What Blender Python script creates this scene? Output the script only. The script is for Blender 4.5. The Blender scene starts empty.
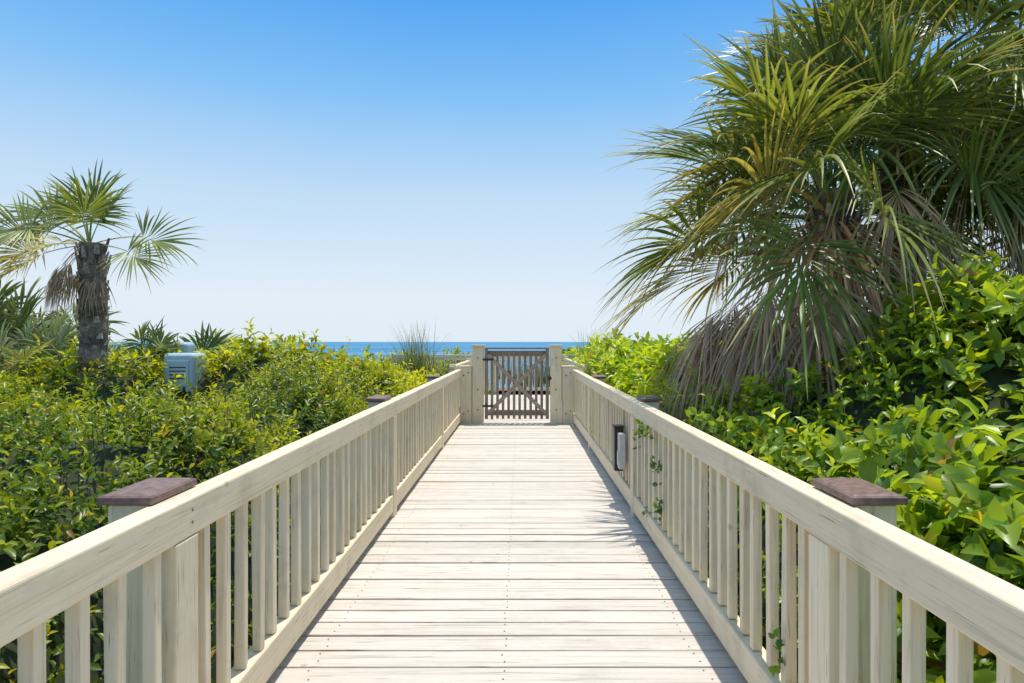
import bpy, math, numpy as np
from mathutils import Vector
rng = np.random.default_rng(11)
scene = bpy.context.scene
scene.view_settings.view_transform='Standard'
scene.view_settings.look='None'
scene.view_settings.exposure=0

# ------------------------------------------------------------------ helpers
def new_mat(name):
    m=bpy.data.materials.new(name); m.use_nodes=True
    nt=m.node_tree; nt.nodes.clear()
    return m,nt
def N(nt,t,**k):
    n=nt.nodes.new(t)
    for a,b in k.items(): setattr(n,a,b)
    return n
def ramp(nt,stops):
    r=N(nt,'ShaderNodeValToRGB'); e=r.color_ramp.elements
    while len(e)>1: e.remove(e[-1])
    e[0].position=stops[0][0]; e[0].color=(*stops[0][1],1)
    for p,c in stops[1:]:
        x=e.new(p); x.color=(*c,1)
    return r
def wood(name,scale,dark,mid,light,rough=.65,bump=.25,wear=(.46,.37,.27),wearamt=.5,vr=(.86,1.08)):
    m,nt=new_mat(name); L=nt.links.new
    out=N(nt,'ShaderNodeOutputMaterial'); b=N(nt,'ShaderNodeBsdfPrincipled')
    b.inputs['Roughness'].default_value=rough
    b.inputs['Specular IOR Level'].default_value=.25
    tc=N(nt,'ShaderNodeTexCoord'); mp=N(nt,'ShaderNodeMapping'); mp.inputs['Scale'].default_value=scale
    at=N(nt,'ShaderNodeAttribute',attribute_name='Col')
    add=N(nt,'ShaderNodeVectorMath',operation='MULTIPLY_ADD'); add.inputs[1].default_value=(37,91,53)
    L(at.outputs['Color'],add.inputs[0]); L(tc.outputs['Object'],add.inputs[2])
    L(add.outputs[0],mp.inputs['Vector'])
    n1=N(nt,'ShaderNodeTexNoise'); n1.inputs['Scale'].default_value=1; n1.inputs['Detail'].default_value=6; n1.inputs['Roughness'].default_value=.65; n1.inputs['Distortion'].default_value=.6
    L(mp.outputs[0],n1.inputs['Vector'])
    r=ramp(nt,[(.30,dark),(.45,mid),(.70,light)])
    L(n1.outputs['Fac'],r.inputs['Fac'])
    n2=N(nt,'ShaderNodeTexNoise'); n2.inputs['Scale'].default_value=3.2; n2.inputs['Detail'].default_value=8; n2.inputs['Roughness'].default_value=.7
    L(add.outputs[0],n2.inputs['Vector'])
    r2=ramp(nt,[(.52,(0,0,0)),(.74,(1,1,1))]); L(n2.outputs['Fac'],r2.inputs['Fac'])
    mx=N(nt,'ShaderNodeMixRGB',blend_type='MIX'); mx.inputs['Color2'].default_value=(*wear,1)
    ml=N(nt,'ShaderNodeMath',operation='MULTIPLY'); ml.inputs[1].default_value=wearamt
    L(r2.outputs['Color'],ml.inputs[0]); L(ml.outputs[0],mx.inputs['Fac']); L(r.outputs['Color'],mx.inputs['Color1'])
    mp2=N(nt,'ShaderNodeMapping'); mp2.inputs['Scale'].default_value=tuple(s*2.3 for s in scale)
    L(add.outputs[0],mp2.inputs['Vector'])
    n3=N(nt,'ShaderNodeTexNoise'); n3.inputs['Scale'].default_value=1; n3.inputs['Detail'].default_value=2
    L(mp2.outputs[0],n3.inputs['Vector'])
    r3=ramp(nt,[(.27,(.45,.4,.35)),(.33,(1,1,1))]); L(n3.outputs['Fac'],r3.inputs['Fac'])
    mc=N(nt,'ShaderNodeMixRGB',blend_type='MULTIPLY'); mc.inputs['Fac'].default_value=1
    L(mx.outputs[0],mc.inputs['Color1']); L(r3.outputs['Color'],mc.inputs['Color2'])
    vo=N(nt,'ShaderNodeTexVoronoi'); vo.inputs['Scale'].default_value=2.6; L(add.outputs[0],vo.inputs['Vector'])
    rk=ramp(nt,[(.0,(.5,.41,.33)),(.03,(.68,.6,.52)),(.055,(1,1,1))]); L(vo.outputs['Distance'],rk.inputs['Fac'])
    mk=N(nt,'ShaderNodeMixRGB',blend_type='MULTIPLY'); mk.inputs['Fac'].default_value=.7
    L(mc.outputs[0],mk.inputs['Color1']); L(rk.outputs['Color'],mk.inputs['Color2'])
    mr=N(nt,'ShaderNodeMapRange'); mr.inputs['To Min'].default_value=vr[0]; mr.inputs['To Max'].default_value=vr[1]
    L(at.outputs['Fac'],mr.inputs['Value'])
    mv=N(nt,'ShaderNodeVectorMath',operation='SCALE'); L(mk.outputs[0],mv.inputs[0]); L(mr.outputs[0],mv.inputs['Scale'])
    L(mv.outputs[0],b.inputs['Base Color'])
    bp=N(nt,'ShaderNodeBump'); bp.inputs['Strength'].default_value=bump; bp.inputs['Distance'].default_value=.004
    L(n1.outputs['Fac'],bp.inputs['Height']); L(bp.outputs[0],b.inputs['Normal'])
    L(b.outputs[0],out.inputs[0])
    return m
CR=((.62,.51,.35),(.81,.69,.49),(.86,.755,.56))
wood_x=wood('painted_wood_x',(2,70,70),*CR)
wood_y=wood('painted_wood_y',(70,1.6,70),*CR)
wood_z=wood('painted_wood_z',(70,70,2),*CR)
deck_m=wood('deck_wood',(1.6,45,45),(.44,.375,.31),(.64,.58,.51),(.73,.675,.61),rough=.75,bump=.4,wear=(.50,.44,.37),wearamt=.55,vr=(.82,1.1))
brown_z=wood('brown_wood_z',(60,60,2),(.15,.10,.075),(.28,.205,.155),(.38,.29,.23),wear=(.38,.3,.24))
brace_m=wood('brown_wood_brace',(30,60,30),(.22,.155,.115),(.38,.29,.23),(.48,.38,.31),wear=(.5,.4,.33))
dark_w=wood('understructure_wood',(3,3,40),(.05,.04,.03),(.12,.1,.07),(.2,.17,.13))

def plain(name,col,rough=.5,metal=0,var=.12,sc=25):
    m,nt=new_mat(name); L=nt.links.new
    out=N(nt,'ShaderNodeOutputMaterial'); b=N(nt,'ShaderNodeBsdfPrincipled')
    b.inputs['Roughness'].default_value=rough; b.inputs['Metallic'].default_value=metal
    n=N(nt,'ShaderNodeTexNoise'); n.inputs['Scale'].default_value=sc; n.inputs['Detail'].default_value=5
    r=ramp(nt,[(.3,tuple(c*(1-var) for c in col)),(.7,tuple(min(1,c*(1+var)) for c in col))])
    tc=N(nt,'ShaderNodeTexCoord'); L(tc.outputs['Object'],n.inputs['Vector'])
    L(n.outputs['Fac'],r.inputs['Fac']); L(r.outputs[0],b.inputs['Base Color']); L(b.outputs[0],out.inputs[0])
    return m
cap_m=plain('brown_cap_paint',(.20,.125,.105),.5,0,.35,40)
metal_m=plain('bronze_metal',(.04,.035,.03),.4,.3)
grey_m=plain('grey_plastic',(.55,.56,.55),.45)
util_m=plain('utility_enclosure_paint',(.42,.56,.64),.45,0,.08,6)
screw_m=plain('rusty_screw',(.10,.07,.05),.6)

def leafmat(name,trans=.4,rough=.38,spec=.5,tm=(1.5,1.35,.6,1)):
    m,nt=new_mat(name); L=nt.links.new
    out=N(nt,'ShaderNodeOutputMaterial'); b=N(nt,'ShaderNodeBsdfPrincipled')
    b.inputs['Roughness'].default_value=rough; b.inputs['Specular IOR Level'].default_value=spec
    at=N(nt,'ShaderNodeAttribute',attribute_name='Col')
    L(at.outputs['Color'],b.inputs['Base Color'])
    t=N(nt,'ShaderNodeBsdfTranslucent')
    mt=N(nt,'ShaderNodeMixRGB',blend_type='MULTIPLY'); mt.inputs['Fac'].default_value=1; mt.inputs['Color2'].default_value=tm
    L(at.outputs['Color'],mt.inputs['Color1']); L(mt.outputs[0],t.inputs['Color'])
    mx=N(nt,'ShaderNodeMixShader'); mx.inputs[0].default_value=trans
    L(b.outputs[0],mx.inputs[1]); L(t.outputs[0],mx.inputs[2]); L(mx.outputs[0],out.inputs[0])
    return m
leaf_m=leafmat('shrub_leaf',.46,.36,.5,(1.8,1.5,.45,1))
palm_m=leafmat('palm_leaf',.28,.38,.45)

class Acc:
    def __init__(s): s.v=[];s.l=[];s.t=[];s.c=[];s.n=0
    def add(s,v,loops,tot,c):
        s.v.append(v.reshape(-1,3)); s.l.append(loops.ravel()+s.n); s.t.append(tot.ravel()); s.c.append(c.reshape(-1,3)); s.n+=len(s.v[-1])
    def build(s,name,mat,parent=None,smooth=False):
        v=np.concatenate(s.v).astype(np.float32); l=np.concatenate(s.l).astype(np.int32); t=np.concatenate(s.t).astype(np.int32); c=np.concatenate(s.c)
        me=bpy.data.meshes.new(name); me.vertices.add(len(v)); me.vertices.foreach_set('co',v.ravel())
        me.loops.add(len(l)); me.loops.foreach_set('vertex_index',l)
        me.polygons.add(len(t)); st=np.concatenate([[0],np.cumsum(t)[:-1]]).astype(np.int32)
        me.polygons.foreach_set('loop_start',st); me.polygons.foreach_set('loop_total',t)
        if smooth: me.polygons.foreach_set('use_smooth',np.ones(len(t),bool))
        me.update(calc_edges=True)
        a=me.color_attributes.new('Col','FLOAT_COLOR','POINT')
        cc=np.ones((len(v),4),np.float32); cc[:,:3]=c; a.data.foreach_set('color',cc.ravel())
        me.materials.append(mat)
        o=bpy.data.objects.new(name,me); scene.collection.objects.link(o)
        if parent: o.parent=parent
        return o
def empty(name,loc=(0,0,0)):
    e=bpy.data.objects.new(name,None); e.empty_display_size=.2; scene.collection.objects.link(e); return e

class Boxes:
    """boxes joined into one mesh with several materials and a per-board colour value"""
    def __init__(s): s.v=[];s.f=[];s.m=[];s.c=[];s.mats=[]
    def mi(s,m):
        if m not in s.mats: s.mats.append(m)
        return s.mats.index(m)
    def box(s,x0,x1,y0,y1,z0,z1,m,jit=0):
        b=len(s.v); c=rng.random(3)
        for z in (z0,z1):
            for x,y in ((x0,y0),(x1,y0),(x1,y1),(x0,y1)):
                j=rng.normal(0,jit,3) if jit else (0,0,0)
                s.v.append((x+j[0],y+j[1],z+j[2])); s.c.append(c)
        for q in ((0,3,2,1),(4,5,6,7),(0,1,5,4),(1,2,6,5),(2,3,7,6),(3,0,4,7)):
            s.f.append(tuple(b+i for i in q)); s.m.append(s.mi(m))
    def obox(s,c0,c1,w,h,up,m):
        c0=Vector(c0);c1=Vector(c1);d=(c1-c0).normalized();u=Vector(up);sd=d.cross(u).normalized();u=sd.cross(d)
        b=len(s.v); c=rng.random(3)
        for p in (c0,c1):
            for a,e in ((-1,-1),(1,-1),(1,1),(-1,1)):
                s.v.append(tuple(p+sd*a*w/2+u*e*h/2)); s.c.append(c)
        for q in ((0,3,2,1),(4,5,6,7),(0,1,5,4),(1,2,6,5),(2,3,7,6),(3,0,4,7)):
            s.f.append(tuple(b+i for i in q)); s.m.append(s.mi(m))
    def frustum(s,x0,x1,y0,y1,z0,z1,ins,m):
        b=len(s.v); c=rng.random(3)
        for z,i in ((z0,0),(z1,ins)):
            for x,y in ((x0+i,y0+i),(x1-i,y0+i),(x1-i,y1-i),(x0+i,y1-i)): s.v.append((x,y,z)); s.c.append(c)
        for q in ((0,3,2,1),(4,5,6,7),(0,1,5,4),(1,2,6,5),(2,3,7,6),(3,0,4,7)):
            s.f.append(tuple(b+i for i in q)); s.m.append(s.mi(m))
    def disc(s,x,y,z,r,ax,m,n=8):
        b=len(s.v); c=rng.random(3)
        for k in range(n):
            a=2*math.pi*k/n
            if ax=='z': s.v.append((x+r*math.cos(a),y+r*math.sin(a),z))
            elif ax=='y': s.v.append((x+r*math.cos(a),y,z+r*math.sin(a)))
            else: s.v.append((x,y+r*math.cos(a),z+r*math.sin(a)))
            s.c.append(c)
        s.f.append(tuple(range(b,b+n))); s.m.append(s.mi(m))
    def build(s,name,bevel=.004,parent=None,seg=2):
        me=bpy.data.meshes.new(name); me.from_pydata(s.v,[],s.f)
        for m in s.mats: me.materials.append(m)
        me.polygons.foreach_set('material_index',s.m)
        a=me.color_attributes.new('Col','FLOAT_COLOR','POINT')
        cc=np.ones((len(s.v),4),np.float32); cc[:,:3]=np.array(s.c); a.data.foreach_set('color',cc.ravel())
        me.update()
        o=bpy.data.objects.new(name,me); scene.collection.objects.link(o)
        if bevel:
            md=o.modifiers.new('bevel','BEVEL'); md.width=bevel; md.segments=seg; md.limit_method='ANGLE'
        if parent: o.parent=parent
        return o

_tab=rng.random((256,256))
def vnoise(x,y,s,off=0):
    x=x*s+off*17.3+1000; y=y*s+off*9.1+1000
    xi=np.floor(x).astype(int); yi=np.floor(y).astype(int); fx=x-xi; fy=y-yi
    fx=fx*fx*(3-2*fx); fy=fy*fy*(3-2*fy)
    g=lambda a,b:_tab[a%256,b%256]
    return (g(xi,yi)*(1-fx)+g(xi+1,yi)*fx)*(1-fy)+(g(xi,yi+1)*(1-fx)+g(xi+1,yi+1)*fx)*fy
def sst(a,b,x):
    t=np.clip((x-a)/(b-a),0,1); return t*t*(3-2*t)

# ------------------------------------------------------------------ ground, sea
def ground_h(x,y):
    h=-0.95+0*x
    h=h+.5*(vnoise(x,y,.12)-.5)
    h=np.where(y>26,h*(1-sst(26,45,y))+(-3.2)*sst(26,45,y),h)
    h=h-3.6*sst(45,110,y)-3*sst(110,300,y)
    return h
xs=np.concatenate([-np.geomspace(9000,20,30),np.linspace(-18,18,60),np.geomspace(20,9000,30)])
ys=np.concatenate([-np.geomspace(6000,6,22),np.linspace(-5,60,90),np.geomspace(64,11000,36)])
X,Y=np.meshgrid(xs,ys); Z=ground_h(X,Y)
g=Acc(); nx,ny=len(xs),len(ys)
idx=np.arange(nx*ny).reshape(ny,nx)
q=np.stack([idx[:-1,:-1],idx[:-1,1:],idx[1:,1:],idx[1:,:-1]],-1).reshape(-1,4)
g.add(np.stack([X,Y,Z],-1),q,np.full(len(q),4),np.ones((nx*ny,3)))
sand_m,nt=new_mat('sand_and_litter'); L=nt.links.new
out=N(nt,'ShaderNodeOutputMaterial'); b=N(nt,'ShaderNodeBsdfPrincipled'); b.inputs['Roughness'].default_value=.9
tc=N(nt,'ShaderNodeTexCoord'); n=N(nt,'ShaderNodeTexNoise'); n.inputs['Scale'].default_value=1.3; n.inputs['Detail'].default_value=10; L(tc.outputs['Object'],n.inputs['Vector'])
r=ramp(nt,[(.35,(.10,.10,.05)),(.5,(.22,.18,.11)),(.65,(.45,.39,.29))]); L(n.outputs['Fac'],r.inputs[0]); L(r.outputs[0],b.inputs['Base Color'])
bp=N(nt,'ShaderNodeBump'); bp.inputs['Strength'].default_value=.5; L(n.outputs['Fac'],bp.inputs['Height']); L(bp.outputs[0],b.inputs['Normal']); L(b.outputs[0],out.inputs[0])
g.build('ground',sand_m,smooth=True)

sea_m,nt=new_mat('sea_water'); L=nt.links.new
out=N(nt,'ShaderNodeOutputMaterial'); b=N(nt,'ShaderNodeBsdfPrincipled'); b.inputs['Roughness'].default_value=.6; b.inputs['Specular IOR Level'].default_value=.2
tc=N(nt,'ShaderNodeTexCoord'); mp=N(nt,'ShaderNodeMapping'); mp.inputs['Scale'].default_value=(.004,.02,.05); L(tc.outputs['Object'],mp.inputs[0])
n=N(nt,'ShaderNodeTexNoise'); n.inputs['Scale'].default_value=1; n.inputs['Detail'].default_value=6; L(mp.outputs[0],n.inputs['Vector'])
r=ramp(nt,[(.35,(.035,.16,.30)),(.55,(.06,.23,.38)),(.72,(.12,.32,.44))]); L(n.outputs['Fac'],r.inputs[0]); L(r.outputs[0],b.inputs['Base Color'])
n2=N(nt,'ShaderNodeTexNoise'); n2.inputs['Scale'].default_value=.6; n2.inputs['Detail'].default_value=4; L(tc.outputs['Object'],n2.inputs['Vector'])
bp=N(nt,'ShaderNodeBump'); bp.inputs['Strength'].default_value=.3; L(n2.outputs['Fac'],bp.inputs['Height']); L(bp.outputs[0],b.inputs['Normal']); L(b.outputs[0],out.inputs[0])
me=bpy.data.meshes.new('sea'); me.from_pydata([(-11000,85,-5),(11000,85,-5),(11000,11500,-5),(-11000,11500,-5)],[],[(0,1,2,3)]); me.materials.append(sea_m)
scene.collection.objects.link(bpy.data.objects.new('sea',me))

# ------------------------------------------------------------------ boardwalk
XL,XR=-1.07,.96
D=Boxes(); pitch=.155; y=-2.0
while y<18:
    w=pitch-rng.uniform(.006,.014)
    dz=rng.normal(0,.002)
    x0=XL-.12+rng.normal(0,.006); x1=XR+.12+rng.normal(0,.006)
    D.box(x0,x1,y,y+w,-.04+dz,dz,deck_m,jit=.0016)
    if y>1.5:
        for sx in (XL+.12,(XL+XR)/2-.02,XR-.12):
            for oy in (.035,.11):
                D.disc(sx+rng.normal(0,.006),y+oy+rng.normal(0,.004),dz+.0028,.0045,'z',screw_m,6)
    y+=pitch
bw=empty('boardwalk'); D.build('deck_boards',.004,bw)
J=Boxes()
for x in (XL-.05,-.05,XR+.05): J.box(x-.025,x+.025,-2,18,-.24,-.045,dark_w)
for yy in np.arange(-1.4,18,2.4):
    for x in (XL-.02,XR+.02): J.box(x-.07,x+.07,yy-.07,yy+.07,-1.5,-.243,dark_w)
J.build('joists_and_piles',.004,bw)

def railing(xin,sgn,y0,y1,posts):
    R=empty('wooden_railing'); B=Boxes()
    def bx(a,b,*r,**k): B.box(min(xin+sgn*a,xin+sgn*b),max(xin+sgn*a,xin+sgn*b),*r,**k)
    cuts=[y0,posts[2],y1]
    for a,b in zip(cuts[:-1],cuts[1:]):
        e=rng.normal(0,.0012)
        bx(0+e,.044+e,a+.001,b-.001,.865,.99,wood_y)
        bx(.0455,.09,a+.001,b-.001,.868,.988+e,wood_y)
        bx(.004,.082,a+.001,b-.001,.052,.20+e,wood_y)
    B.build('rails',.009,R,3)
    C=Boxes()
    def cx(a,b,*r,**k): C.box(min(xin+sgn*a,xin+sgn*b),max(xin+sgn*a,xin+sgn*b),*r,**k)
    yy=y0+.05
    while yy<y1-.03:
        if all(abs(yy-p)>.11 for p in posts):
            o=rng.normal(0,.003); q=rng.normal(0,.004)
            cx(.020+o,.061+o,yy-.020+q,yy+.020+q,.203,.864,wood_z,jit=.002)
        yy+=.155
    for p in posts:
        cx(-.001,.086,p-.07,p+.07,-.5,.8635,wood_z)
        cx(.095,.225,p-.05,p+.18,-.9,.985,wood_z)
        for zz in (.91,.95): C.disc(xin-sgn*.002,p+.03,zz,.005,'x',screw_m)
    C.build('balusters_and_posts',.004,R)
    K=Boxes()
    for p in posts:
        a,b=xin+sgn*.072,xin+sgn*.245
        K.box(min(a,b),max(a,b),p-.075,p+.205,.992,1.016,cap_m)
        K.frustum(min(a,b)+.006,max(a,b)-.006,p-.069,p+.199,1.0165,1.022,.012,cap_m)
    K.build('post_caps',.003,R)
    return R
GY=11.7
posts=[-1.4,2.06,5.5,8.95]
railing(XL,-1,-2,GY-.02,posts)
railing(XR,1,-2,GY-.02,posts)

def simple_rail(pts,h=1.05,z=0):
    R=empty('beach_landing_railing'); B=Boxes()
    for (a,b) in zip(pts[:-1],pts[1:]):
        a=Vector((*a,z));b=Vector((*b,z)); L_=(b-a).length; up=(0,0,1)
        B.obox(a+Vector((0,0,h)),b+Vector((0,0,h)),.09,.05,up,wood_x)
        B.obox(a+Vector((0,0,h-.09)),b+Vector((0,0,h-.09)),.04,.09,up,wood_x)
        B.obox(a+Vector((0,0,.15)),b+Vector((0,0,.15)),.04,.09,up,wood_x)
        n=int(L_/.16)
        for i in range(n+1):
            p=a.lerp(b,i/n); B.box(p.x-.02,p.x+.02,p.y-.02,p.y+.02,.2,h-.14,wood_z)
        n=max(1,int(L_/2.2))
        for i in range(n+1):
            p=a.lerp(b,i/n); B.box(p.x-.06,p.x+.06,p.y+.05,p.y+.17,-1.2,h+.06,wood_z)
    B.build('rails_and_posts',.004,R)
simple_rail([(-3.6,18.2),(2.2,18.2)],h=1.1)
simple_rail([(1.3,12.2),(1.3,18.0)],h=1.0)
simple_rail([(-1.3,12.2),(-1.3,16.2)],h=1.0)
LD=Boxes(); y=16.3
while y<18.1:
    LD.box(-3.6,-1.22,y,y+.145,-.04,.001,deck_m,jit=.001); y+=.155
LD.build('landing_deck',.003,bw)

# ------------------------------------------------------------------ gate and posts
G=empty('wooden_gate'); P=Boxes()
for a,b,h in ((-1.10,-.885,1.03),(-.87,-.67,1.40),(.56,.76,1.40),(.775,1.0,1.03)):
    P.box(a,b,GY,GY+.2,-.9,h,wood_z)
for a,b in ((-.87,-.67),(.56,.76)):
    P.box(a-.025,b+.025,GY-.025,GY+.225,1.402,1.44,wood_x)
for a,b in ((-1.10,-.885),(.775,1.0)):
    P.box(a-.012,b+.01,GY-.02,GY+.22,1.032,1.055,wood_x)
for x in (-.99,.885):
    for z in (.18,.88): 
        P.disc(x-.04,GY-.003,z,.014,'y',metal_m); P.disc(x+.04,GY-.003,z+.05,.014,'y',metal_m)
for x in (-.77,.66):
    for z in (.25,.62,1.2): P.disc(x,GY-.003,z,.014,'y',metal_m)
P.build('gate_posts',.006,G)
Q=Boxes(); gx0,gx1=-.645,.53; gz0,gz1=.08,1.36
n=12
for i in range(n):
    x=gx0+.03+(gx1-gx0-.06)*i/(n-1)
    Q.box(x-.024,x+.024,GY+.04,GY+.06,gz0+rng.normal(0,.004),gz1-.04+rng.normal(0,.004),brown_z)
Q.box(gx0,gx1,GY+.062,GY+.10,gz1-.13,gz1-.03,brown_z)
Q.box(gx0,gx1,GY+.062,GY+.10,gz0+.06,gz0+.16,brown_z)
Q.box(gx0,gx0+.06,GY+.018,GY+.038,gz0,gz1,brown_z); Q.box(gx1-.06,gx1,GY+.018,GY+.038,gz0,gz1,brown_z)
Q.box(gx0,gx1,GY+.01,GY+.07,gz1+.001,gz1+.03,brown_z)
Q.obox((gx0+.06,GY+.031,gz0+.10),(gx1-.06,GY+.031,gz1-.10),.012,.07,(0,0,1),brace_m)
Q.obox((gx0+.06,GY+.015,gz1-.10),(gx1-.06,GY+.015,gz0+.10),.012,.07,(0,0,1),brace_m)
Q.box(gx1-.02,gx1+.05,GY+.0,GY+.008,.80,.86,metal_m)
for z in (.3,1.15): Q.box(gx0-.04,gx0+.16,GY-.004,GY+.004,z,z+.04,metal_m)
Q.build('gate_leaf',.003,G)

PL=empty('path_light'); B=Boxes()
B.box(XR-.085,XR-.003,5.93,6.02,.30,.70,metal_m); B.box(XR-.095,XR+.002,5.92,6.03,.701,.72,metal_m)
B.box(XR-.06,XR-.003,5.80,5.905,.34,.66,grey_m); B.box(XR-.068,XR-.061,5.815,5.89,.37,.5,grey_m)
B.build('light_housing',.005,PL)

def util(x,y,w,d,z0,z1):
    E=empty('utility_enclosure'); B=Boxes()
    B.box(x-w/2,x+w/2,y-d/2,y+d/2,z0,z1,util_m)
    B.build('cabinet',.06,E,4)
    B=Boxes()
    B.box(x-w/2+.07,x+w/2-.07,y-d/2-.012,y-d/2-.003,z0+.1,z1-.1,util_m)
    for k in range(4): B.box(x-w/2+.11,x+w/2-.11,y-d/2-.02,y-d/2-.013,z1-.2-.05*k,z1-.185-.05*k,metal_m)
    B.box(x+w/2-.14,x+w/2-.11,y-d/2-.03,y-d/2-.013,z1-.55,z1-.45,metal_m)
    B.build('door_and_vents',.003,E)
util(-4.65,8.9,.44,.4,-1,1.34); util(-5.2,9.8,.34,.3,-1,1.49)

# ------------------------------------------------------------------ leaves
def sprigs(acc,P,Dn,slen,k,llen,lw,c0,c1,rg,tip=.5,bright=None,stem=False):
    n=len(P); Dn=Dn/np.linalg.norm(Dn,axis=1,keepdims=True)
    ref=np.where(np.abs(Dn[:,2:3])>.9,np.array([[1.,0,0]]),np.array([[0,0,1.]]))
    U=np.cross(Dn,ref); U/=np.linalg.norm(U,axis=1,keepdims=True); V=np.cross(Dn,U)
    t=(np.arange(k)+.5)/k
    ph=rg.random((n,1))*6.28+np.arange(k)*2.4+rg.normal(0,.3,(n,k))
    tilt=np.radians(78-48*t)[None]+rg.normal(0,.22,(n,k))
    sl=slen[:,None]*t[None]
    p=P[:,None]+Dn[:,None]*sl[...,None]
    rad=np.cos(ph)[...,None]*U[:,None]+np.sin(ph)[...,None]*V[:,None]
    ld=np.cos(tilt)[...,None]*Dn[:,None]+np.sin(tilt)[...,None]*rad
    ld[...,2]-=.12; ld/=np.linalg.norm(ld,axis=-1,keepdims=True)
    w=np.cross(Dn[:,None]+rg.normal(0,.25,(n,k,3)),ld); w/=np.linalg.norm(w,axis=-1,keepdims=True)+1e-6
    nr=np.cross(ld,w)
    Ls=(llen[:,None]*(1-.35*t[None]**2)*rg.uniform(.7,1.2,(n,k)))[...,None]; W=Ls*lw
    f=.28*W; cv=-.12*Ls
    vs=np.stack([p, p+ld*Ls*.52-nr*f*0, p+ld*Ls+nr*cv*1.6,
        p+ld*Ls*.26-w*W*.42+nr*f, p+ld*Ls*.66-w*W*.40+nr*(f+cv*.5),
        p+ld*Ls*.26+w*W*.42+nr*f, p+ld*Ls*.66+w*W*.40+nr*(f+cv*.5)],axis=2)
    lp=np.array([0,5,6,1, 1,6,2, 0,1,4,3, 1,2,4])
    m=n*k; loops=(np.arange(m)[:,None]*7+lp[None])
    tot=np.tile(np.array([4,3,4,3]),m)
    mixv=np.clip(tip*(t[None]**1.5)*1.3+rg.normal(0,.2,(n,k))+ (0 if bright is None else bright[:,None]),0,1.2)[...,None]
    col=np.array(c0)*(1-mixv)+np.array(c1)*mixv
    col=col*rg.uniform(.75,1.25,(n,k,1))
    dead=rg.random((n,k,1))<.012; col=np.where(dead,np.array([.36,.22,.07]),col)
    yel=rg.random((n,k,1))<.02; col=np.where(yel,np.array([.55,.48,.05]),col)
    col=np.clip(col,.004,.62)
    cc=np.repeat(col[:,:,None],7,axis=2)
    acc.add(vs,loops,tot,cc)

def H_left(x,y):
    d=-x+XL-.26
    top=.66+.40*sst(2,8,y)+.65*(vnoise(x,y,.55,1)-.5)+.5*(vnoise(x,y,1.3,2)-.5)+.16*(vnoise(x,y,4,3)-.5)
    top=top+.28*np.exp(-((x+3.6)**2/1.0+(y-9.5)**2/2.5))-.5*np.exp(-((x+4.3)**2/.45+(y-8.0)**2/2.0))-.35*np.exp(-((x+3.4)**2/.4+(y-6.3)**2/2.0))
    top=top-.42*sst(9.5,14,y)-.25*sst(1.2,0,d)*sst(3,9,y)
    lim=1.17+.26*np.exp(-((x+3.6)**2/.8+(y-9.5)**2/2.5))+.1*(vnoise(x,y,2.2,12)-.3)
    top=np.where(top>lim,lim+(top-lim)*.25,top)
    rp=np.clip(d/.55,0,1); rp=np.sqrt(1-(1-rp)**2)
    return -.95+(top+.95)*rp
def H_right(x,y):
    d=x-XR-.26
    top=.80+.45*sst(3,7,y)+.5*(vnoise(x,y,.6,5)-.5)+.45*(vnoise(x,y,1.6,6)-.5)+.14*(vnoise(x,y,4,7)-.5)
    top=top+.78*sst(1.6,3.1,x)*(1-sst(4.5,7.5,y))+.25*sst(3,6,x)*sst(6,9,y)
    top=top-.3*sst(13,22,y)
    rp=np.clip(d/.5,0,1); rp=np.sqrt(1-(1-rp)**2)
    return -.95+(top+.95)*rp
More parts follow.
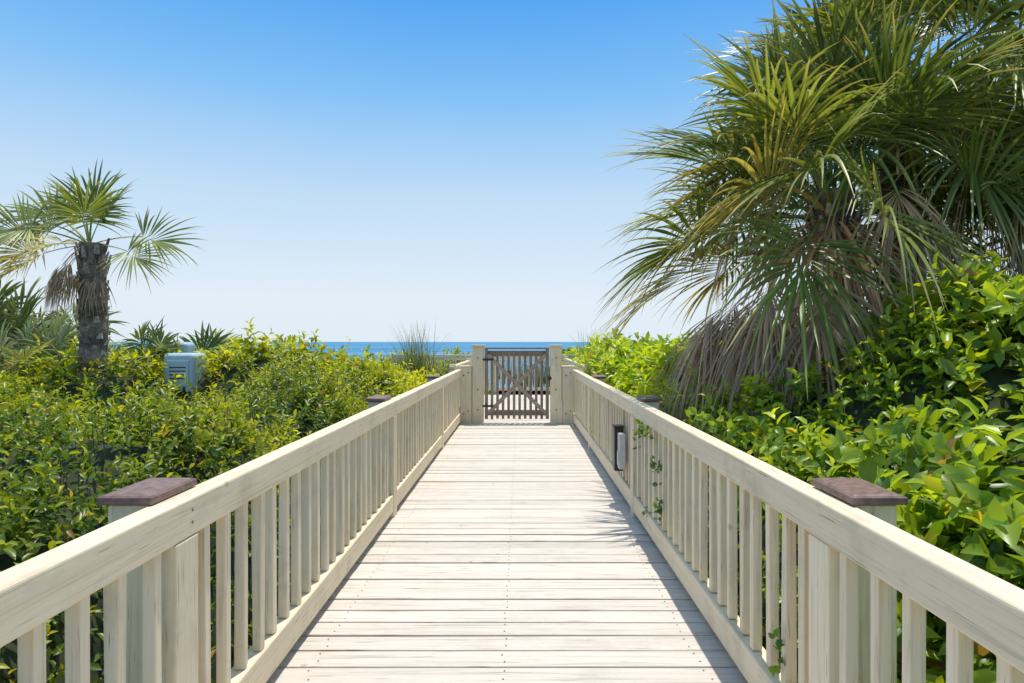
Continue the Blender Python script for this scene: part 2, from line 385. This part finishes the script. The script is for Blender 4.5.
def hedge(name,H,sg,hullcol,seed,c0,c1,lsz,lwd):
    rg=np.random.default_rng(seed); e=empty(name); acc=Acc()
    x0=1.2 if sg>0 else 1.32
    bands=[(.2,2.2,190,1.0,8),(2.2,4.5,150,1.0,8),(4.5,8,85,1.15,8),(8,14,42,1.5,8),(14,26,16,2.3,7)]
    for ya,yb,dn,sc,k in bands:
        if sg>0 and yb<=4.5: sc*=1.2; dn*=.75
        xm=.92*yb+2.0
        area=(xm-x0)*(yb-ya); n=int(area*dn*2.6)
        x=sg*rg.uniform(x0,xm,n); y=rg.uniform(ya,yb,n)
        n2=int(n*.25*2.2/(xm-x0)+n*.10); x=np.concatenate([x,sg*(x0+rg.random(n2)**1.5*.5)]); y=np.concatenate([y,rg.uniform(ya,yb,n2)])
        h=H(x,y); gx=(H(x+.04,y)-H(x-.04,y))/.08; gy=(H(x,y+.04)-H(x,y-.04))/.08
        ar=np.sqrt(1+gx**2+gy**2)
        ok=(rg.random(len(x))<np.clip(ar/2.6,0,1))&(np.abs(x)<.92*y+1.9)
        x,y,h,gx,gy=[a[ok] for a in (x,y,h,gx,gy)]
        nn=np.stack([-gx,-gy,np.ones_like(gx)],-1); nn/=np.linalg.norm(nn,axis=1,keepdims=True)
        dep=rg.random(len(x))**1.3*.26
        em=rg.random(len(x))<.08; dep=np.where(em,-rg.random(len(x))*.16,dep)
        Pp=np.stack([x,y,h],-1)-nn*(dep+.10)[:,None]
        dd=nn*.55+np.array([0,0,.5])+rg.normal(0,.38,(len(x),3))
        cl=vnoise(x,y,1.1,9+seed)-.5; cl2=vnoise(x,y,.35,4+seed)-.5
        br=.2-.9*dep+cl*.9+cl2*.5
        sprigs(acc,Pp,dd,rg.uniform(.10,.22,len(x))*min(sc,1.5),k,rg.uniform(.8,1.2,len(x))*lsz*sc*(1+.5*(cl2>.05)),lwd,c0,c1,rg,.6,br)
    acc.build('leaves',leaf_m,e)
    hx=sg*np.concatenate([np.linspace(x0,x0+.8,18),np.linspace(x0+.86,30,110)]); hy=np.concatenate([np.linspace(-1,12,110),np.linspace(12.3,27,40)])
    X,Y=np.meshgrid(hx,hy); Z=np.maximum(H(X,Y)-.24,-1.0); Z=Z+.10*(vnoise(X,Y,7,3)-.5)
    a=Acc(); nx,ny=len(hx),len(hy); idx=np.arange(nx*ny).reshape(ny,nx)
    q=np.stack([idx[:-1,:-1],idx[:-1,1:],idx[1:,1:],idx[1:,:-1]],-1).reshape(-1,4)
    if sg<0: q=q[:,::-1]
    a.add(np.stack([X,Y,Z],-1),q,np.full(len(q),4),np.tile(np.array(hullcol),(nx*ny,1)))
    a.build('inner_shade_hull',hull_m,e)  # added hull sheet below the leaf layer, hides the ground
    S=Acc(); n=900
    y=rg.uniform(.3,9,n); x=sg*(x0+.05+rg.random(n)**2*1.0); top=H(x,y)-.05
    b0=np.stack([x+rg.normal(0,.05,n),y+rg.normal(0,.05,n),np.full(n,-.95)],-1); b1=np.stack([x+sg*np.abs(rg.normal(0,.15,n)),y+rg.normal(0,.2,n),top],-1)
    r0=.007; A=np.array([[1,0,0],[-.5,.87,0],[-.5,-.87,0]])*r0
    vs=np.concatenate([b0[:,None]+A,b1[:,None]+A*.4],1)
    lp=np.array([0,1,4,3,1,2,5,4,2,0,3,5]); S.add(vs,np.arange(n)[:,None]*6+lp,np.full(n*3,4),np.tile(np.array([.16,.12,.08]),(n*6,1)))
    S.build('stems',bark_m,e)
bark_m,nt=new_mat('bark'); L=nt.links.new
out=N(nt,'ShaderNodeOutputMaterial'); b=N(nt,'ShaderNodeBsdfPrincipled'); b.inputs['Roughness'].default_value=.85
at=N(nt,'ShaderNodeAttribute',attribute_name='Col'); tc=N(nt,'ShaderNodeTexCoord'); n=N(nt,'ShaderNodeTexNoise'); n.inputs['Scale'].default_value=30; n.inputs['Detail'].default_value=6
L(tc.outputs['Object'],n.inputs['Vector']); r=ramp(nt,[(.3,(.5,.5,.5)),(.7,(1.3,1.3,1.3))]); L(n.outputs['Fac'],r.inputs[0])
mx=N(nt,'ShaderNodeMixRGB',blend_type='MULTIPLY'); mx.inputs['Fac'].default_value=1; L(at.outputs['Color'],mx.inputs['Color1']); L(r.outputs[0],mx.inputs['Color2']); L(mx.outputs[0],b.inputs['Base Color'])
bp=N(nt,'ShaderNodeBump'); bp.inputs['Strength'].default_value=.6; bp.inputs['Distance'].default_value=.02; L(n.outputs['Fac'],bp.inputs['Height']); L(bp.outputs[0],b.inputs['Normal']); L(b.outputs[0],out.inputs[0])
hull_m=plain('shrub_hull_shade',(.03,.042,.014),.95,0,.6,14)  # near-black green painted on the hull, stands in for shade inside the shrubs
hedge('coastal_shrubs',H_left,-1,(.02,.03,.01),3,(.085,.16,.02),(.44,.50,.03),.062,.46)
hedge('coastal_shrubs',H_right,1,(.02,.03,.01),8,(.07,.165,.02),(.38,.53,.04),.082,.5)

# ------------------------------------------------------------------ palms
def frond(acc,base,az,el,pet,R,rg,nseg=38,pdroop=.25,droop=.15,col=(.06,.10,.025),tipc=(.25,.22,.08),spread=125,twist=0.,vfold=.3,limp=0.,split=.45,tint=(.85,1.25,.85)):
    d0=np.array([math.cos(el)*math.cos(az),math.cos(el)*math.sin(az),math.sin(el)])
    base=np.array(base,float); g=np.array([0,0,-1.])
    tt=np.linspace(0,1,7)[:,None]
    pc=base+d0*pet*tt+g*pdroop*pet*tt**2
    d=d0*pet+2*g*pdroop*pet; d/=np.linalg.norm(d)
    s=np.cross(d,[0,0,1.]); 
    if np.linalg.norm(s)<.15: s=np.array([-math.sin(az),math.cos(az),0])
    s/=np.linalg.norm(s); n=np.cross(s,d)
    s,n=math.cos(twist)*s+math.sin(twist)*n, math.cos(twist)*n-math.sin(twist)*s
    wv=.016*(1-.4*tt)*(R/.8)
    pv=np.stack([pc+s*wv,pc-s*wv,pc-n*wv*.9],1)
    i=np.arange(6)[:,None]*3; q=[]
    for a,b_ in ((0,1),(1,2),(2,0)): q.append(np.concatenate([i+a,i+b_,i+b_+3,i+a+3],1))
    q=np.concatenate(q); acc.add(pv,q,np.full(len(q),4),np.tile(np.array(col)*1.5+.02,(21,1)))
    hub=pc[-1]
    K=9; t=np.concatenate([np.linspace(0,split,4),np.linspace(split+.1,1,5)])
    th=np.radians(np.linspace(-spread,spread,nseg))+rg.normal(0,.025,nseg); dth=np.radians(2*spread/nseg)
    c=np.cos(th)[:,None]; sn=np.sin(th)[:,None]
    costa=.22*R; cp=np.clip(c,0,1)
    p0=hub+d*costa*cp+g*costa*.3*cp**2
    sd=c*d+sn*s+n*(vfold*np.abs(sn))+g*.08*cp+rg.normal(0,.04,(nseg,3)); sd/=np.linalg.norm(sd,axis=1,keepdims=True)
    Ls=R*(.70+.2*np.clip(c[:,0],-.6,1))*rg.uniform(.9,1.08,nseg)
    dr=droop*rg.uniform(.5,1.5,nseg)+limp*rg.random(nseg)**2
    T=t[None,:,None]
    p=p0[:,None]+sd[:,None]*(Ls[:,None,None]*T)+g*(dr*Ls)[:,None,None]*T**3
    p=p+(rg.normal(0,.05,(nseg,3))*Ls[:,None])[:,None]*T**2.5
    w=-sn*d+c*s
    hw=np.where(t<split+.01,t*.5*dth,split*.5*dth*np.clip(1-(t-split)/(1-split),0.02,1)**.75)[None,:]*(Ls[:,None]+costa*.7)*1.08
    rl=n[None,None]*hw[...,None]*.6
    W=w[:,None]*hw[...,None]
    vs=np.stack([p-W,p+rl,p+W],2)
    base_i=np.arange(nseg)[:,None,None]*(K*3)+np.arange(K-1)[None,:,None]*3
    q=np.concatenate([base_i+np.array([0,1,4,3]),base_i+np.array([1,2,5,4])],1).reshape(-1,4)
    cm=np.array(col)*rg.uniform(.65,1.4,(nseg,1,1))
    tm=np.clip((t-.6)/.4,0,1)[None,:,None]*(rg.random((nseg,1,1))**1.1)
    cc=cm*(1-tm)+np.array(tipc)*tm
    cc=np.repeat(cc[:,:,None],3,axis=2)*np.array(tint)[None,None,:,None]
    acc.add(vs,q,np.full(len(q),4),cc)

def trunk(base,top,r0,r1,seed,parent,boots=True,col=(.27,.215,.17)):
    rg=np.random.default_rng(seed); a=Acc(); nr,ns=60,28
    base=np.array(base);top=np.array(top); Ln=np.linalg.norm(top-base)
    t=np.linspace(0,1,nr); th=np.linspace(0,2*np.pi,ns,endpoint=False)
    r=(r0*(1-t)+r1*t)*(1+.25*np.exp(-t*9))
    ring=.02*np.sin(t*Ln*2*np.pi/.075)*.6
    rr=r[:,None]*(1+ring[:,None]*2+.10*(vnoise(th[None]*2+0*t[:,None],t[:,None]*12+0*th[None],1.5,seed)-.5))
    c=base+(top-base)*t[:,None]+np.stack([.05*np.sin(t*3),0*t,0*t],-1)
    v=np.stack([c[:,0:1]+rr*np.cos(th),c[:,1:2]+rr*np.sin(th),c[:,2:3]+0*rr],-1)
    i=np.arange(nr-1)[:,None]*ns+np.arange(ns)[None]; j=np.arange(nr-1)[:,None]*ns+(np.arange(ns)[None]+1)%ns
    q=np.stack([i,j,j+ns,i+ns],-1).reshape(-1,4)
    dk=(.75+.35*np.sin(t*Ln*2*np.pi/.075))[:,None,None]*rg.uniform(.8,1.15,(nr,ns,1))
    a.add(v,q,np.full(len(q),4),np.array(col)*dk)
    if boots:
        nb=int(Ln*60)
        for k in range(nb):
            tb=k/nb*.98; ang=k*2.39996; rb=(r0*(1-tb)+r1*tb); cc=base+(top-base)*tb+np.array([.05*math.sin(tb*3),0,0])
            o=np.array([math.cos(ang),math.sin(ang),0]); sd=np.array([-o[1],o[0],0]); u=np.array([0,0,1.])
            ln=rg.uniform(.04,.09)*(1+1.2*(tb>.88)); wd=.05; out_=rg.uniform(.008,.025)*(1+2*(tb>.88))
            p=cc+o*rb*.95
            vs=np.array([p-sd*wd,p+sd*wd,p+o*.03+u*0,  p+u*ln+o*out_-sd*wd*.45,p+u*ln+o*out_+sd*wd*.45,p+u*ln+o*(out_+.02)])
            qq=np.array([0,2,5,3, 2,1,4,5, 0,3,4,1]); a.add(vs,qq,np.array([4,4,4]),np.tile(np.array(col)*rg.uniform(.5,1.8),(6,1)))
    a.build('trunk',bark_m,parent)

G1=(.205,.25,.055);G2=(.115,.17,.04);YG=(.42,.35,.09);TAN=(.62,.46,.29)
e=empty('palm_tree'); rg=np.random.default_rng(5)
bx,by,bz=-5.72,8.5,2.9
trunk((bx-.02,by,-.9),(bx+.03,by,bz-.1),.20,.15,2,e)
A=Acc()
fl=[ # az, el, pet, R, col, twist
 (178,50,.62,.82,G1,.9),(165,36,.75,.8,G2,.8),(95,84,.5,.85,G2,0),(70,72,.45,.8,G1,.2),(8,22,.72,.72,G1,-1.0),
 (186,8,.65,.75,YG,.9),(215,-5,.5,.7,YG,.5),(200,26,.72,.78,G1,1.0),(-12,2,.6,.6,G1,-.9),(-70,68,.4,.75,G1,0),(250,10,.35,.55,YG,.2),(140,60,.6,.8,G2,.4)]
for az,el,pe,R,c,tw in fl:
    frond(A,(bx,by,bz-.12),math.radians(az+rg.normal(0,4)),math.radians(el),pe,R,rg,nseg=32,pdroop=.2,droop=.13,col=np.array(c)*1.15,tipc=(.54,.46,.18),twist=tw,limp=.2,vfold=.3,spread=108,split=.36)
for k in range(14):
    az=rg.uniform(150,330); frond(A,(bx+.12*math.cos(math.radians(az)),by+.12*math.sin(math.radians(az)),bz-.12-.15*rg.random()),math.radians(az),math.radians(-10-40*rg.random()),.2,.34,rg,nseg=14,pdroop=.6,droop=.6,col=np.array(TAN)*rg.uniform(.4,1),tipc=TAN,spread=45,vfold=.1,limp=.5,tint=(1,1,1))
A.build('fronds',palm_m,e)

def crown(A,c,n,el0,el1,pet,R,rg,ndead=0,dead_az=None,greens=(G1,G2)):
    for k in range(n):
        f=(k+.5)/n; az=k*2.39996+rg.normal(0,.15); el=math.radians(el0+(el1-el0)*f**.9+rg.normal(0,5))
        gcol=np.array(greens[k%2])*rg.uniform(.75,1.35)
        if f>.75 and rg.random()<.3: gcol=np.array(YG)
        pe=pet*(.65+.45*f)*rg.uniform(.85,1.1)
        frond(A,(c[0]+.1*math.cos(az),c[1]+.1*math.sin(az),c[2]-.4*f),az,el,pe,R*rg.uniform(.88,1.1),rg,nseg=42,pdroop=.12+.14*f,droop=.10+.08*f,col=gcol,tipc=(.58,.49,.22),twist=rg.normal(0,.65),vfold=.34,limp=.1+.28*f,spread=116,split=.36,tint=(.78,1.3,.72))
    for k in range(ndead):
        az=rg.uniform(0,6.28) if dead_az is None else math.radians(rg.uniform(*dead_az))
        frond(A,(c[0]+.2*math.cos(az),c[1]+.2*math.sin(az),c[2]-.4-.3*rg.random()),az,math.radians(rg.uniform(-35,5)),pet*rg.uniform(.6,1.0),R*rg.uniform(.75,1.0),rg,nseg=24,pdroop=.6,droop=.7,col=np.array(TAN)*rg.uniform(.45,1.2),tipc=np.array(TAN)*rg.uniform(.7,1.1),spread=50,vfold=.15,limp=.6,split=.28,tint=(1,1,1))
rg=np.random.default_rng(21)
def big_palm(x,y,z,n,pet,R,el0,el1,nd,da,seed):
    e=empty('palm_tree'); trunk((x,y,-.95),(x,y,z-.1),.2,.19,seed,e); A=Acc()
    crown(A,(x,y,z),n,el0,el1,pet,R,rg,nd,da); A.build('fronds',palm_m,e)
big_palm(2.92,6.0,3.0,44,1.08,1.1,84,-4,40,(185,310),31)
big_palm(3.95,6.7,4.3,50,1.15,1.15,84,-30,18,(150,330),32)
big_palm(5.2,6.3,2.9,34,1.0,1.1,80,-22,8,None,33)

def palmetto(x,y,z,n,pet,R,seed,greens=(G1,G2)):
    rg=np.random.default_rng(seed); e=empty('palmetto_bush'); A=Acc()
    for k in range(n):
        az=rg.uniform(0,6.28); el=math.radians(rg.uniform(12,82))
        frond(A,(x+rg.normal(0,.25),y+rg.normal(0,.25),z),az,el,pet*rg.uniform(.7,1.2),R*rg.uniform(.8,1.15),rg,nseg=26,pdroop=.15,droop=.15,col=np.array(greens[k%2])*rg.uniform(.8,1.4),twist=rg.normal(0,.6),limp=.2)
    A.build('fronds',palm_m,e)
GG=(.22,.26,.13)
palmetto(-8.3,10.2,1.0,26,.9,.8,1,(GG,G2)); palmetto(-7.3,9.4,.8,20,.75,.7,2,(GG,G1)); palmetto(-5.75,9.9,.9,24,.65,.6,3,(G1,G2)); palmetto(-9.6,11.5,1.1,20,1.,.8,6,(GG,G2))
palmetto(-9.4,9.2,.7,18,.8,.8,16,(GG,G2))

def grass(name,pts,seed,cols):
    rg=np.random.default_rng(seed); A=Acc()
    for (x,y,z,h,nb,sp) in pts:
        az=rg.uniform(0,6.28,nb); ln=rg.uniform(.5,1.1,nb)*h; lean=rg.uniform(.05,.5,nb)
        b=np.stack([x+rg.normal(0,sp,nb),y+rg.normal(0,sp,nb),np.full(nb,z)],-1); d=np.stack([np.cos(az),np.sin(az),0*az],-1)
        t=np.linspace(0,1,6)
        p=b[:,None]+np.array([0,0,1.])*(ln[:,None]*(t-.25*lean[:,None]*t**2))[...,None]+d[:,None]*(ln*lean)[:,None,None]*(t**2)[None,:,None]
        w=np.stack([-np.sin(az+.8),np.cos(az+.8),0*az],-1)[:,None]*(.007*(1.05-t))[None,:,None]*(y/9)
        vs=np.stack([p-w,p+w],2); bi=np.arange(nb)[:,None,None]*12+np.arange(5)[None,:,None]*2
        q=(bi+np.array([0,1,3,2])).reshape(-1,4)
        c=np.array(cols)[rg.integers(0,len(cols),nb)]*rg.uniform(.7,1.3,(nb,1)); A.add(vs,q,np.full(len(q),4),np.repeat(c,12,axis=0))
    A.build(name,palm_m)
gc=[(.16,.24,.07),(.27,.27,.11),(.12,.2,.05),(.36,.32,.17)]
pts=[(-2.25,14,.65,1.3,130,.16),(-2.6,15,.4,1.15,70,.2),(-1.8,14.5,.4,1.0,70,.2),(-3.2,16,.3,.95,60,.3),(1.6,14,.6,1.25,120,.18),(1.9,13,.6,1.15,110,.2),(2.5,14,.5,1.2,120,.25)]
r_=np.random.default_rng(4)
for k in range(150):
    yy=r_.uniform(13,27); xx=r_.uniform(-.9*yy,.6*yy)
    if -1.5<xx<1.5 and yy<19: continue
    if xx>-3.8 and xx<2.4 and 16<yy<18.6: continue
    pts.append((xx,yy,-.05,r_.uniform(.8,1.15) if xx<0 else r_.uniform(.9,1.3),45,.3))
grass('dune_grass',pts,9,gc)

V=Acc(); rgv=np.random.default_rng(77)
def vine(path,n,sz=(.04,.065),c=((.06,.16,.02),(.2,.36,.04)),dz=.3):
    path=np.array(path,float); f=np.sort(rgv.random(n))*(len(path)-1); i=np.minimum(f.astype(int),len(path)-2); u=(f-i)[:,None]
    P=path[i]*(1-u)+path[i+1]*u+rgv.normal(0,.02,(n,3)); Dn=np.stack([-np.ones(n)*.8,-np.ones(n)*.3,rgv.normal(dz,.4,n)],-1)
    sprigs(V,P,Dn,np.full(n,.05),3,rgv.uniform(*sz,n),.75,c[0],c[1],rgv,.4)
vine([(1.03,4.35,.2),(.99,4.4,.5),(.97,4.6,.8),(.96,5.0,.84),(.96,5.3,.6)],20)
vine([(1.02,2.35,.1),(1.0,2.4,.4),(1.02,2.5,.7)],6)
vine([(1.02,4.9,.1),(.95,4.8,.3)],5)
BR=((.16,.30,.03),(.46,.55,.05))
vine([(1.30,1.75,.98),(1.38,2.0,1.08),(1.45,2.4,1.12),(1.35,2.75,1.05)],24,(.08,.115),BR,.5)
vine([(1.22,3.0,.98),(1.18,3.6,1.02),(1.15,4.2,1.0)],16,(.06,.09),BR,.4)
V.build('climbing_vine',leaf_m)

# ------------------------------------------------------------------ light
sunv=Vector((.075,.20,1)).normalized()
el=math.asin(sunv.z); azs=math.atan2(sunv.x,sunv.y)
sl=bpy.data.lights.new('sun','SUN'); sl.energy=4.3; sl.angle=math.radians(.55); sl.color=(1,.935,.83)
so=bpy.data.objects.new('sun',sl); scene.collection.objects.link(so); so.rotation_euler=sunv.to_track_quat('Z','Y').to_euler()
w=bpy.data.worlds.new('World'); scene.world=w; w.use_nodes=True; nt=w.node_tree; nt.nodes.clear(); L=nt.links.new
out=N(nt,'ShaderNodeOutputWorld'); bg=N(nt,'ShaderNodeBackground'); bg.inputs['Strength'].default_value=.12
sk=N(nt,'ShaderNodeTexSky',sky_type='NISHITA'); sk.sun_disc=False; sk.sun_elevation=el; sk.sun_rotation=azs; sk.air_density=1.0; sk.dust_density=.3; sk.ozone_density=1.0
tc=N(nt,'ShaderNodeTexCoord'); sp=N(nt,'ShaderNodeSeparateXYZ'); L(tc.outputs['Generated'],sp.inputs[0])
# very faint high haze so that the gradient is not perfectly even
hz=N(nt,'ShaderNodeTexNoise'); hz.inputs['Scale'].default_value=2.2; hz.inputs['Detail'].default_value=5
mph=N(nt,'ShaderNodeMapping'); mph.inputs['Scale'].default_value=(1,1,4); L(tc.outputs['Generated'],mph.inputs[0]); L(mph.outputs[0],hz.inputs['Vector'])
ma=N(nt,'ShaderNodeMath',operation='MULTIPLY_ADD'); ma.inputs[1].default_value=-.035; L(hz.outputs['Fac'],ma.inputs[0])
ad=N(nt,'ShaderNodeMath',operation='ADD'); ad.inputs[1].default_value=.0175; L(sp.outputs['Z'],ad.inputs[0]); L(ad.outputs[0],ma.inputs[2])
S=lambda r,g,b:tuple(((c/255)/12.92 if c/255<.04045 else ((c/255+.055)/1.055)**2.4) for c in (r,g,b))
rp=ramp(nt,[(0,S(224,238,250)),(.065,S(228,239,250)),(.215,S(197,225,250)),(.35,S(135,197,250)),(.47,S(82,168,246)),(.62,S(95,165,235)),(.9,S(195,215,238))])
L(ma.outputs[0],rp.inputs[0])
sc_=N(nt,'ShaderNodeVectorMath',operation='SCALE'); sc_.inputs['Scale'].default_value=1/.12; L(rp.outputs[0],sc_.inputs[0])
mx=N(nt,'ShaderNodeMixRGB'); mx.inputs['Fac'].default_value=.92; L(sk.outputs[0],mx.inputs['Color1']); L(sc_.outputs[0],mx.inputs['Color2'])
L(mx.outputs[0],bg.inputs[0]); L(bg.outputs[0],out.inputs[0])

cam=bpy.data.cameras.new('camera'); co=bpy.data.objects.new('camera',cam); scene.collection.objects.link(co)
cam.sensor_width=36; cam.lens=22.5; cam.shift_x=-8/1024; cam.clip_end=30000; cam.clip_start=.05
co.location=(0,0,1.5); co.rotation_euler=(math.radians(90),0,0)
scene.camera=co
